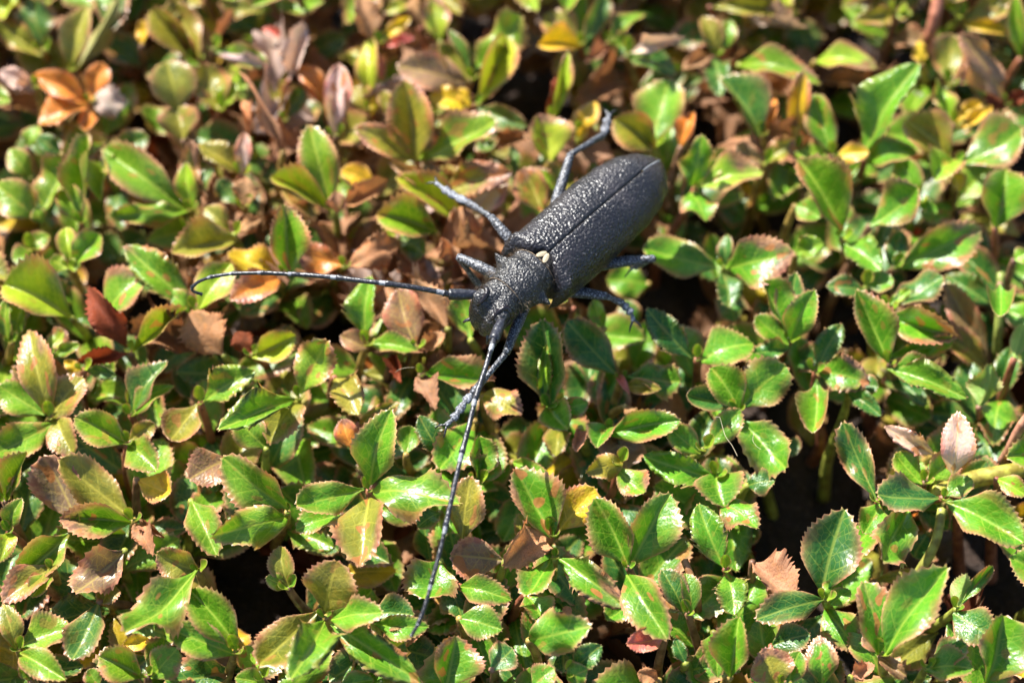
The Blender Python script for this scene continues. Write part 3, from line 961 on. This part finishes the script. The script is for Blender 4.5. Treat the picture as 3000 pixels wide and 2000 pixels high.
seen = {}
for root, cu, ds, w, tr in built:
    if len(cu) == 1: lab = f"{tr} shoot topped by {wordlist(cu)} leaf, {ds} {w}"
    else: lab = f"{tr} shoot topped by {wordlist(cu)} leaves, {ds} {w}"
    lab = ' '.join(lab.split())
    if len(lab.split()) > 16: lab = lab.replace(' topped by', ',')
    if len(lab.split()) > 16: lab = lab.replace('pale pinkish', 'pinkish').replace('dry brown', 'brown').replace('dark green', 'deep-green')
    tag(root, lab, 'shoot'); seen.setdefault(lab, []).append(root)
for lab, rs in seen.items():
    for o in rs: o['group'] = 'leafy shoots of the ground cover' if len(rs) == 1 else 'leafy shoots: ' + lab

# ------------------------------------------------------------------ dead leaves lying on the soil
rf = random.Random(21)
def dry_leaf(p, az, l, c, label, tilt=.25, bright=1.0):
    d = Vector((math.cos(az), math.sin(az), rf.uniform(-tilt, tilt))).normalized()
    me = rf.choice(LM['b'])
    o = add('fallen_leaf', me)
    o.matrix_basis = leaf_matrix(p, p+d*l, Vector((rf.uniform(-.4,.4), rf.uniform(-.5,.2), 1)), l*rf.uniform(.45, .62))
    b = PAL[c]; k = rf.uniform(.28, .62)*bright; o.color = (b[0]*k, b[1]*k, b[2]*k, 1); o['old'] = 0.0
    tag(o, label, 'dead leaf', 'dead leaves lying on the soil between the shoots')
    return o
cw = {'b': 'tan brown', 'r': 'dark rust', 'p': 'pale greyish'}
n_fallen = 0
while n_fallen < 190:
    c = rf.choice('bbbrp')
    px, py = rf.uniform(-50, 3050), rf.uniform(-80, 2050)
    dr = dryness(px, py)
    if rf.random() > .35+dr: continue
    p = P(px, py, GZ+.0022)
    if in_hollow(p, 30): continue
    n_fallen += 1
    up = rf.uniform(0, .002) if rf.random() > dr else rf.uniform(.001, .008)
    dry_leaf(p + Vector((0, 0, up)), rf.uniform(0, 6.28), rf.uniform(.006, .009), c,
             f'{cw[c]} shrivelled leaf lying on dark soil below the shoots' if up < .002 else f'{cw[c]} shrivelled leaf caught between stems above the soil', .25, .9+.75*dr)

# withered leaves still hanging between the stems beside and behind the beetle
def hanging(cx, cy, rx, ry, n, where):
    for i in range(n):
        a = rf.uniform(0, 6.28); q = math.sqrt(rf.random())
        c = rf.choice('bbbbp')
        p = P(cx+rx*q*math.cos(a), cy+ry*q*math.sin(a), rf.uniform(-.010, -.0045))
        o = dry_leaf(p, rf.uniform(0, 6.28), rf.uniform(.0055, .0085), c, f'{cw[c]} withered leaf hanging between stems {where}', .6, 1.35)
        o.name = 'withered_leaf'; o['group'] = 'withered leaves ' + where
hanging(1180, 800, 220, 130, 16, "beneath beetle's curled antenna")
hanging(1060, 560, 160, 120, 8, "beyond beetle's curled antenna")
hanging(930, 280, 200, 160, 6, 'near pale pinkish folded leaf')
hanging(1250, 960, 150, 70, 6, 'ahead of the beetle head')
hanging(700, 680, 120, 60, 5, 'near the curled antenna tip')
hanging(560, 1010, 160, 60, 6, 'beside dark rust curled leaves')
hanging(2150, 330, 160, 120, 6, "behind beetle's tail")
hanging(1560, 120, 140, 90, 5, "farther behind beetle's tail")

# ------------------------------------------------------------------ beetle
K = (BD-BA).length/MM/16.6          # scale against the sketch below (elytra 16.6 mm long)
def beetle():
    F = BF; L0 = Vector((0,0,1)).cross(F).normalized(); U0 = F.cross(L0)
    ROLL = R(11)
    Lf = L0*math.cos(ROLL) - U0*math.sin(ROLL) ; Up = F.cross(Lf)
    base = Vector((BD.x, BD.y, .0022))
    def W0(x, y, z): return BD + (F*x + Lf*y + Up*z)*MM*K - base
    def W(x, y, z):                      # thorax and head are slimmer than the elytra
        f = 1 - .23*min(1, max(0, x/.5)); x2 = x if x < .36 else .36+(x-.36)*.77
        return W0(x2, y*f, -.15+(z+.15)*f)
    root = add('longhorn_beetle', None, None, base); root.empty_display_size = .005
    tag(root, 'black longhorn beetle with cream scutellum and very long antennae standing on the leaves', 'beetle')
    def rug(p, a): return a*(noise.noise(p*3.2)*.6 + noise.noise(p*7)*.4)
    # --- body: abdomen, thorax with side spines, head bent down; one lofted surface
    st = [  # x, zc, half width, up, down, tilt
     (-15.0,-2.6, .5, .3, .4, 0), (-14.2,-2.6,1.8, .8,1.0, 0), (-11,-3.0,3.1,1.2,1.7,0), (-6,-3.2,3.5,1.5,2.3,0), (-1.5,-3.1,3.5,1.7,2.5,0),
     (-.3,-2.8,3.0,1.8,2.4,0), (.15,-2.55,2.35,1.9,2.2,0), (.40,-2.5,2.45,2.25,2.3,0), (.65,-2.45,2.78,2.55,2.4,0), (1.0,-2.45,2.80,2.60,2.4,0), (1.35,-2.45,2.66,2.45,2.4,0),
     (1.8,-2.45,2.80,2.58,2.4,0), (2.5,-2.45,2.95,2.72,2.4,0), (3.3,-2.5,2.92,2.68,2.4,2), (4.0,-2.55,2.66,2.45,2.3,3), (4.35,-2.6,2.54,2.34,2.2,5),
     (4.6,-2.6,2.58,2.38,2.2,6), (5.0,-2.65,2.55,2.36,2.2,7), (5.1,-2.7,2.46,2.22,2.1,8), (5.2,-2.7,2.25,2.05,2.0,10),
     (5.7,-2.85,2.42,2.15,2.1,14), (6.4,-3.1,2.52,2.15,2.2,24), (7.0,-3.6,2.50,2.0,2.1,38), (7.4,-4.2,2.38,1.75,1.9,54), (7.6,-5.0,2.15,1.45,1.7,68), (7.7,-5.8,1.8,1.2,1.4,78), (7.75,-6.4,1.2,.9,1.0,84), (7.75,-6.7,.3,.3,.3,88)]
    seg = 64; V, Fc = [], []
    # resample the stations
    rows = []
    for a, b in zip(st, st[1:]):
        ln = math.hypot(b[0]-a[0], b[1]-a[1]); n = max(2, int(ln/.11)) if a[0] > -1 else max(2, int(ln/.5))
        for i in range(n):
            t = i/n; t2 = t*t*(3-2*t); rows.append([a[0]+(b[0]-a[0])*t] + [a[j]+(b[j]-a[j])*t2 for j in range(1, 6)])
    rows.append(list(st[-1]))
    def ring_pt(row, ph):
        x, zc, hw, up, dn, ti = row
        ti = R(ti); ux, uz = math.sin(ti), math.cos(ti)
        sy = math.sin(ph); cz = math.cos(ph)
        yy = hw*math.copysign(abs(sy)**.86, sy); h = (up if cz > 0 else dn)*cz
        p = Vector((x+ux*h, yy, zc+uz*h)); a = ph if ph < math.pi else ph-2*math.pi
        if .3 < x < 5.05:
            d = p - Vector((0, 0, zc)); d.x = 0; d.normalize()
            p += d*(rug(Vector((x*1.0, yy*1.0, h*1.5)), .22))
            for sgn in (1, -1):
                g = math.exp(-((x-2.75)/.42)**2 - (a - sgn*1.38)**2/.045)
                p += Vector((.05, sgn*1.25, .42))*g
                p += d*.22*math.exp(-((x-2.6)/.5)**2 - (a - sgn*.55)**2/.06)
        if x > 5.15:
            d = (p - Vector((x, 0, zc))).normalized()
            p += d*rug(Vector((x*1.1, yy*1.1, h*1.4)), .14)
            for sgn in (1, -1):                    # antennal tubercles with the frontal groove between them
                p += d*.72*math.exp(-((x-6.9)/.42)**2 - (a-sgn*.66)**2/.08)
            p -= d*.42*math.exp(-(a/.17)**2)*min(1, max(0, x-5.4))
        return p
    for row in rows:
        for k in range(seg): V.append(W(*ring_pt(row, 2*math.pi*k/seg)))
    n = len(rows)
    for i in range(n-1):
        for k in range(seg):
            k2 = (k+1) % seg
            Fc.append((i*seg+k, (i+1)*seg+k, (i+1)*seg+k2, i*seg+k2))
    Fc.append(tuple(range(seg))); Fc.append(tuple(range((n-1)*seg, n*seg))[::-1])
    add('body', mesh('body', V, Fc, M_BODY), root)
    # --- elytra
    LEN = 16.6
    hwt = [(0,.90),(.02,.97),(.05,1.0),(.12,.975),(.3,.98),(.50,1.0),(.66,.96),(.78,.87),(.88,.70),(.95,.48),(.985,.28),(1.0,.08)]
    for sgn in (1, -1):
        nu, nv = 300, 120; V, Fc = [], []
        for i in range(nu+1):
            t = (i/nu)**1.0
            hw = lerp(hwt, t)*3.5
            front = min(1, t/.05); fr = math.sqrt(max(0, 1-(1-front)**2))
            rear = max(0, (t-.78)/.22)
            top = .0 + .35*math.sin(math.pi*min(t,1)) - 1.5*rear**2
            hh = (2.4 - .7*rear**1.5)
            for j in range(nv+1):
                th = R(112)*j/nv
                sy = math.sin(min(th, math.pi/2)) if th < math.pi/2 else 1-.25*(1-math.cos(th-math.pi/2))*2
                y = hw*(sy**.80)
                z = top - hh*(1-math.cos(th))
                z -= (1-fr)*1.1 ; y *= .90+.10*fr
                hum = math.exp(-((t-.045)/.035)**2 - ((th-1.0)/.28)**2)      # shoulder boss
                z += .28*hum; y += .18*hum
                x = -LEN*t + .9*math.sin(min(th, 1.5))**2*(1-t)**6 - .55*math.exp(-(th/.22)**2)*(1-t)**12
                z -= .16*math.exp(-(y/.10)**2)                               # sutural groove
                if t > .8: x -= 0
                # granules near the base, finer punctures behind
                q = Vector((x*4.3 + 5*sgn, y*4.3, z*4.3))
                dist = noise.voronoi(q, distance_metric='DISTANCE')[0]
                a1 = .125*max(.48, 1-t*.9)
                g = a1*(.55-dist[0])*(1 if t > .01 else 0) + .02*noise.noise(q*2.3)
                ny, nz = math.sin(th), math.cos(th)
                y2 = y+ny*g; z2 = z+nz*g
                if j == 0: y2 = .012
                V.append(W0(x, sgn*max(y2, .012), z2))
        for i in range(nu):
            for j in range(nv):
                q = (i*(nv+1)+j, (i+1)*(nv+1)+j, (i+1)*(nv+1)+j+1, i*(nv+1)+j+1)
                Fc.append(q[::-1] if sgn > 0 else q)
        add('elytron', mesh('elytron', V, Fc, M_ELY), root)
    # pale sutural margin at the tail
    pts = [W0(-LEN*t, 0, .35*math.sin(math.pi*t) - 1.5*max(0, (t-.78)/.22)**2 - .06) for t in [.80+.02*i for i in range(10)]]
    V, Fc = tube(pts, [.05*K*MM+.03*K*MM*i/9 for i in range(10)], 6); add('suture_margin', mesh('suture_margin', V, Fc, M_ANTP), root)
    # --- scutellum: two cream lobes
    for sgn in (1, -1):
        V, Fc = [], []
        nr, na = 5, 18
        for i in range(nr+1):
            rr_ = i/nr
            for k in range(na):
                an = 2*math.pi*k/na
                V.append(W0(-.06 + .50*rr_*math.cos(an), sgn*(.25+.13*math.cos(an)*rr_+.23*rr_*math.sin(an)), .035*(1-rr_**2) - .03 - .03*rr_*abs(math.sin(an))))
        for i in range(nr):
            for k in range(na):
                k2 = (k+1) % na; q = (i*na+k, (i+1)*na+k, (i+1)*na+k2, i*na+k2)
                Fc.append(q if sgn > 0 else q[::-1])
        add('scutellum_lobe', mesh('scutellum_lobe', V, Fc, M_CREAM), root)['label'] = 'cream haired half of the scutellum'
    # --- hair fringes at both pronotum rims
    for x, zc, hw, up, ti in ((5.16, -2.7, 2.47, 2.24, 8), (.36, -2.5, 2.62, 2.32, 0)):
        pts = []
        for i in range(41):
            ph = -1.75 + 3.5*i/40; ux, uz = math.sin(R(ti)), math.cos(R(ti))
            sy = math.sin(ph); h = up*math.cos(ph); pts.append(W(x+ux*h, hw*math.copysign(abs(sy)**.86, sy), zc+uz*h))
        V, Fc = tube(pts, [(.034+.03*noise.noise(Vector((i*.7, x, 0))))*K*MM for i in range(41)], 6); add('hair_fringe', mesh('hair_fringe', V, Fc, M_FRINGE), root)
    # --- eyes, kidney shaped behind the antenna sockets
    sock = {}
    for sgn in (1, -1):
        c = Vector((7.15, sgn*1.50, -2.25)); sock[sgn] = c
        pts = []
        for i in range(13):
            an = R(-25 + 235*i/12)          # from the outer front, round the outside, to behind the socket
            xs = 6.86 - .62*math.sin(an); row = min(rows, key=lambda q_: abs(q_[0]-xs) + (9 if q_[0] < 5.2 else 0))
            p = ring_pt(row, sgn*(.78 + .44*math.cos(an))); o_ = (p - Vector((row[0], 0, row[1]))).normalized()
            pts.append(W(*(p - o_*.06)))
        V, Fc = tube(smoothpath(pts, 2), [(.11+.16*math.sin(math.pi*i/24))*K*MM for i in range(25)], 10)
        add('eye', mesh('eye', V, Fc, M_EYE), root)
        ring = []
        for i in range(17):
            an = 2*math.pi*i/16; ring.append(W(c.x+.02+.30*math.cos(an)*.5, c.y+.34*math.sin(an), c.z+.05+.30*math.cos(an)*.8))
        V, Fc = tube(ring, [.085*K*MM]*17, 6, cap=False); add('antenna_socket', mesh('antenna_socket', V, Fc, M_BODY), root)
        # palp
        q = [W(7.9, sgn*.95, -5.9), W(8.3, sgn*1.35, -6.1), W(8.45, sgn*1.6, -6.5), W(8.5, sgn*1.75, -7.0)]
        V, Fc = tube(q, [.13*K*MM, .16*K*MM, .14*K*MM, .10*K*MM], 8); add('palp', mesh('palp', V, Fc, M_ANT), root)
        q = [W(7.5, sgn*.9, -6.2), W(7.8, sgn*.75, -6.9), W(7.75, sgn*.25, -7.4)]
        V, Fc = tube(smoothpath(q, 4), [.36*K*MM*(1-.07*i) for i in range(9)], 8); add('mandible', mesh('mandible', V, Fc, M_BODY), root)
    # --- antennae
    def antenna(sgn, path, joints):
        a = add('antenna', None, root); a.empty_display_size = .001
        s0 = W(*(sock[sgn] + Vector((-.15, 0, -.15)))) + base
        pts = [s0] + [P(px, py, z*MM) for px, py, z in path]
        for i in range(len(joints)):
            i0 = 0 if i == 0 else joints[i-1]; i1 = joints[i]
            seg = [p-base for p in smoothpath(pts[i0:i1+1] if i1-i0 > 1 else [pts[i0], pts[i0].lerp(pts[i1], .5), pts[i1]], 6)]
            n = len(seg)
            r0 = (.35 if i == 0 else .30 if i == 1 else .25 - .016*(i-2))*K*MM
            rad = []
            for k in range(n):
                t = k/(n-1)
                if i == 0: f = .62 + .75*math.sin(min(1, t*1.25)*math.pi*.55)
                else: f = .86 + .10*t + .30*math.exp(-((t-.97)/.06)**2)
                rad.append(r0*f)
            V, Fc = tube(seg, rad, 10)
            s = add('antenna_segment', mesh('antenna_segment', V, Fc, M_ANT), a)
            if i >= 2:
                k = max(2, n//7)
                V, Fc = tube(seg[:k+1], [x*1.04 for x in rad[:k+1]], 10, cap=False)
                m = s.data; m.materials.append(M_ANTP); off = len(m.vertices)
                vs_ = [v.co.copy() for v in m.vertices] + V; fs = [tuple(p.vertices) for p in m.polygons]; nf = len(fs)
                fs += [tuple(x+off for x in f) for f in Fc]
                m2 = mesh('antenna_segment', vs_, fs, M_ANT); m2.materials.append(M_ANTP)
                for pi in range(nf, len(fs)): m2.polygons[pi].material_index = 1
                s.data = m2
    # curled one (beetle's own right) and straight one
    antenna(-1, [(1316,862,9.6),(1300,858,9.8),(1215,842,10.2),(1130,830,10.4),(1058,822,10.3),(987,813,10.0),(920,807,9.7),(856,803,9.4),(766,799,9.0),(680,801,8.4),(618,811,7.8),(584,824,7.2),(562,842,6.6),(566,853,6.2),(592,862,5.8)],
            [1, 2, 4, 6, 8, 9, 10, 11, 13, 15])
    antenna(1, [(1447,994,9.4),(1443,1008,9.5),(1420,1085,9.6),(1392,1169,9.4),(1374,1248,9.1),(1353,1326,8.7),(1330,1430,8.0),(1306,1540,7.2),(1285,1630,6.5),(1263,1710,5.8),(1245,1775,5.2),(1226,1825,4.7),(1204,1863,4.2)],
            [1, 2, 4, 6, 8, 10, 12, 13])
    # --- legs: femur, tibia, tarsus
    def limb(name, parent, pts, rad, mat, squash=1.0):
        V, Fc = tube([p-base for p in smoothpath(pts, 5)], None or [lerp([(i/(len(rad)-1), r_) for i, r_ in enumerate(rad)], k/(len(pts)*5-5))*K*MM for k in range(len(pts)*5-4)], 12, squash=squash)
        return add(name, mesh(name, V, Fc, mat), parent)
    def leg(coxa, knee, ankle, toes):
        lg = add('leg', None, root); lg.empty_display_size = .001
        c = W(*coxa)+base; kn = P(*knee[:2], knee[2]*MM); an = P(*ankle[:2], ankle[2]*MM)
        limb('femur', lg, [c, c.lerp(kn, .5)+Vector((0,0,.0002)), kn], [.38, .50, .48, .40, .33], M_LEG)
        kk = kn.lerp(an, .03)
        limb('tibia', lg, [kk, kk.lerp(an, .5), an], [.28, .24, .26, .31, .34], M_LEG)
        if toes:
            tp = [an] + [P(a, b, z*MM) for a, b, z in toes]
            pr = []
            rad = []
            for i in range(len(tp)-1):
                for q_, r_ in ((0, .20), (.35, .34), (.75, .42), (.92, .36)):
                    pr.append(tp[i].lerp(tp[i+1], q_)); rad.append((r_ if i < len(tp)-2 else (.16, .18, .22, .24)[(0, .35, .75, .92).index(q_)])*K*MM)
            pr.append(tp[-1]); rad.append(.14*K*MM)
            V, Fc = tube([p-base for p in pr], rad, 10, squash=.7)
            ta = add('tarsus', mesh('tarsus', V, Fc, M_TARS), lg)
            d = (tp[-1]-tp[-2]).normalized(); sd_ = d.cross(Vector((0,0,1))).normalized()
            for s in (1, -1):
                e = tp[-1]
                q = [e-d*.0001, e+d*.0004*K+sd_*s*.0004*K, e+d*.0007*K+sd_*s*.00055*K-Vector((0,0,.0003))]
                V, Fc = tube([p-base for p in smoothpath(q, 3)], [.00012*K*(1-.1*i) for i in range(7)], 6)
                add('claw', mesh('claw', V, Fc, M_ANT), lg)
    leg((2.6, 1.6, -4.6), (1483,1034,6.0), (1384,1152,4.2), [(1362,1178,4.0),(1342,1208,3.8),(1326,1228,3.6),(1306,1246,3.4)])
    leg((2.6,-1.6, -4.4), (1341,752,6.6), (1415,852,2.0), [(1430,880,1.4),(1445,900,1.0),(1460,915,.6)])
    leg((-1.2,-2.2, -4.0), (1437,634,6.8), (1372,594,5.0), [(1340,578,4.6),(1318,566,4.4),(1300,553,4.2),(1276,535,4.0)])
    leg((-1.6, 2.2, -4.6), (1778,868,4.6), (1822,888,3.4), [(1838,902,3.0),(1850,918,2.6),(1856,940,2.2)])
    leg((-5.0,-2.4, -3.6), (1672,452,7.2), (1768,396,4.8), [(1776,368,4.6),(1781,350,4.5),(1784,334,4.4)])
    leg((-5.6, 2.4, -4.6), (1916,757,4.6), (1876,773,2.0), [(1862,780,1.2),(1850,786,.6)])
    # --- fine hairs on thorax and head
    rh = random.Random(3); V, Fc = [], []
    for i in range(260):
        x = rh.choice((rh.uniform(.5, 5.0), rh.uniform(.4, .8), rh.uniform(4.8, 5.3), rh.uniform(5.5, 7.4)))
        sgn = rh.choice((1, -1)); ph = rh.uniform(.9, 1.9)
        y = sgn*2.75*math.sin(ph); z = -2.5+2.3*math.cos(ph)
        if x > 5.4: y *= .86; z -= (x-5.4)*.6
        p = Vector((x, y, z)); d = Vector((rh.uniform(-.3,.5), sgn*rh.uniform(.5,1), rh.uniform(-.1,.6))).normalized()
        l = rh.uniform(.3, .75)
        q = [W(*p), W(*(p+d*l*.5)), W(*(p+d*l+Vector((0,0,-.05))))]
        v_, f_ = tube(q, [.010*MM*K, .008*MM*K, .004*MM*K], 3, cap=False)
        o = len(V); V += v_; Fc += [tuple(a+o for a in f) for f in f_]
    h = add('setae', mesh('setae', V, Fc, M_FRINGE), root); h['kind'] = 'stuff'
beetle()

# ------------------------------------------------------------------ bare twigs and threads
def twig(pts, r0, r1, colr, label):
    w_ = smoothpath([P(a, b, z*MM) for a, b, z in pts], 6); b = w_[0].copy()
    V, F = tube([p-b for p in w_], [r0*MM + (r1-r0)*MM*i/(len(w_)-1) for i in range(len(w_))], 8)
    o = add('bare_stem', mesh('bare_stem', V, F, M_STEM), None, b); o.color = (*colr, 1)
    tag(o, label, 'stem', 'bare stems among the shoots')
twig([(2690,330,-19),(2705,180,-8),(2735,70,-2),(2760,-60,1)], .75, .6, (.48, .19, .11), 'orange red bare stem rising beside small yellow leaf')
twig([(2880,1420,-17),(2945,1340,-6),(2985,1260,-1),(3040,1180,2)], .55, .45, (.50, .24, .15), 'pinkish brown bare stem arching up past pale dried leaf tips')
twig([(2740,1450,-4),(2850,1405,-5),(2950,1385,-5),(3060,1360,-6)], .95, .8, (.42, .40, .06), 'thick yellow green stem lying beside glossy white-lit leaf')
twig([(2915,1240,-19),(2918,1080,-12),(2925,960,-6),(2932,800,-3.2)], .5, .4, (.25, .30, .06), 'slender green stem below small round spoon-shaped leaf')
twig([(2640,1760,-14),(2690,1680,-8),(2740,1590,-5),(2760,1490,-3.4)], .5, .45, (.34, .34, .07), 'olive stem slanting down under glossy toothed leaves')
twig([(2030,1900,-18),(2045,1800,-8),(2035,1720,-4),(2005,1640,-3)], .4, .35, (.36, .18, .07), 'thin reddish stem curving beside heart-shaped green leaf')
twig([(1600,1000,-18),(1560,880,-16),(1480,790,-17),(1400,700,-18)], .7, .5, (.16, .09, .06), 'brown woody runner on the soil underneath the beetle')

def thread(pts, label):
    w_ = smoothpath([P(a, b, z*MM) for a, b, z in pts], 6); b = w_[0].copy()
    V, F = tube([p-b for p in w_], [.022*MM]*len(w_), 4, cap=False)
    o = add('silk_thread', mesh('silk_thread', V, F, M_CREAM), None, b)
    tag(o, label, 'thread', 'fine pale threads on the leaves')
thread([(2092,1222,1.5),(2108,1222,2),(2114,1240,2),(2126,1278,2.4),(2145,1305,2.6),(2160,1335,2.8)], 'fine pale silk thread hanging over toothed green leaf edge')
thread([(2208,1270,2.6),(2206,1290,2.6),(2216,1306,2.6),(2230,1316,2.6)], 'short curved silk thread lying on glossy toothed leaf')
thread([(1158,1090,3),(1170,1082,3.4),(1190,1077,3.6),(1214,1076,3.4)], 'short white fibre stuck on dark rust curled leaf')
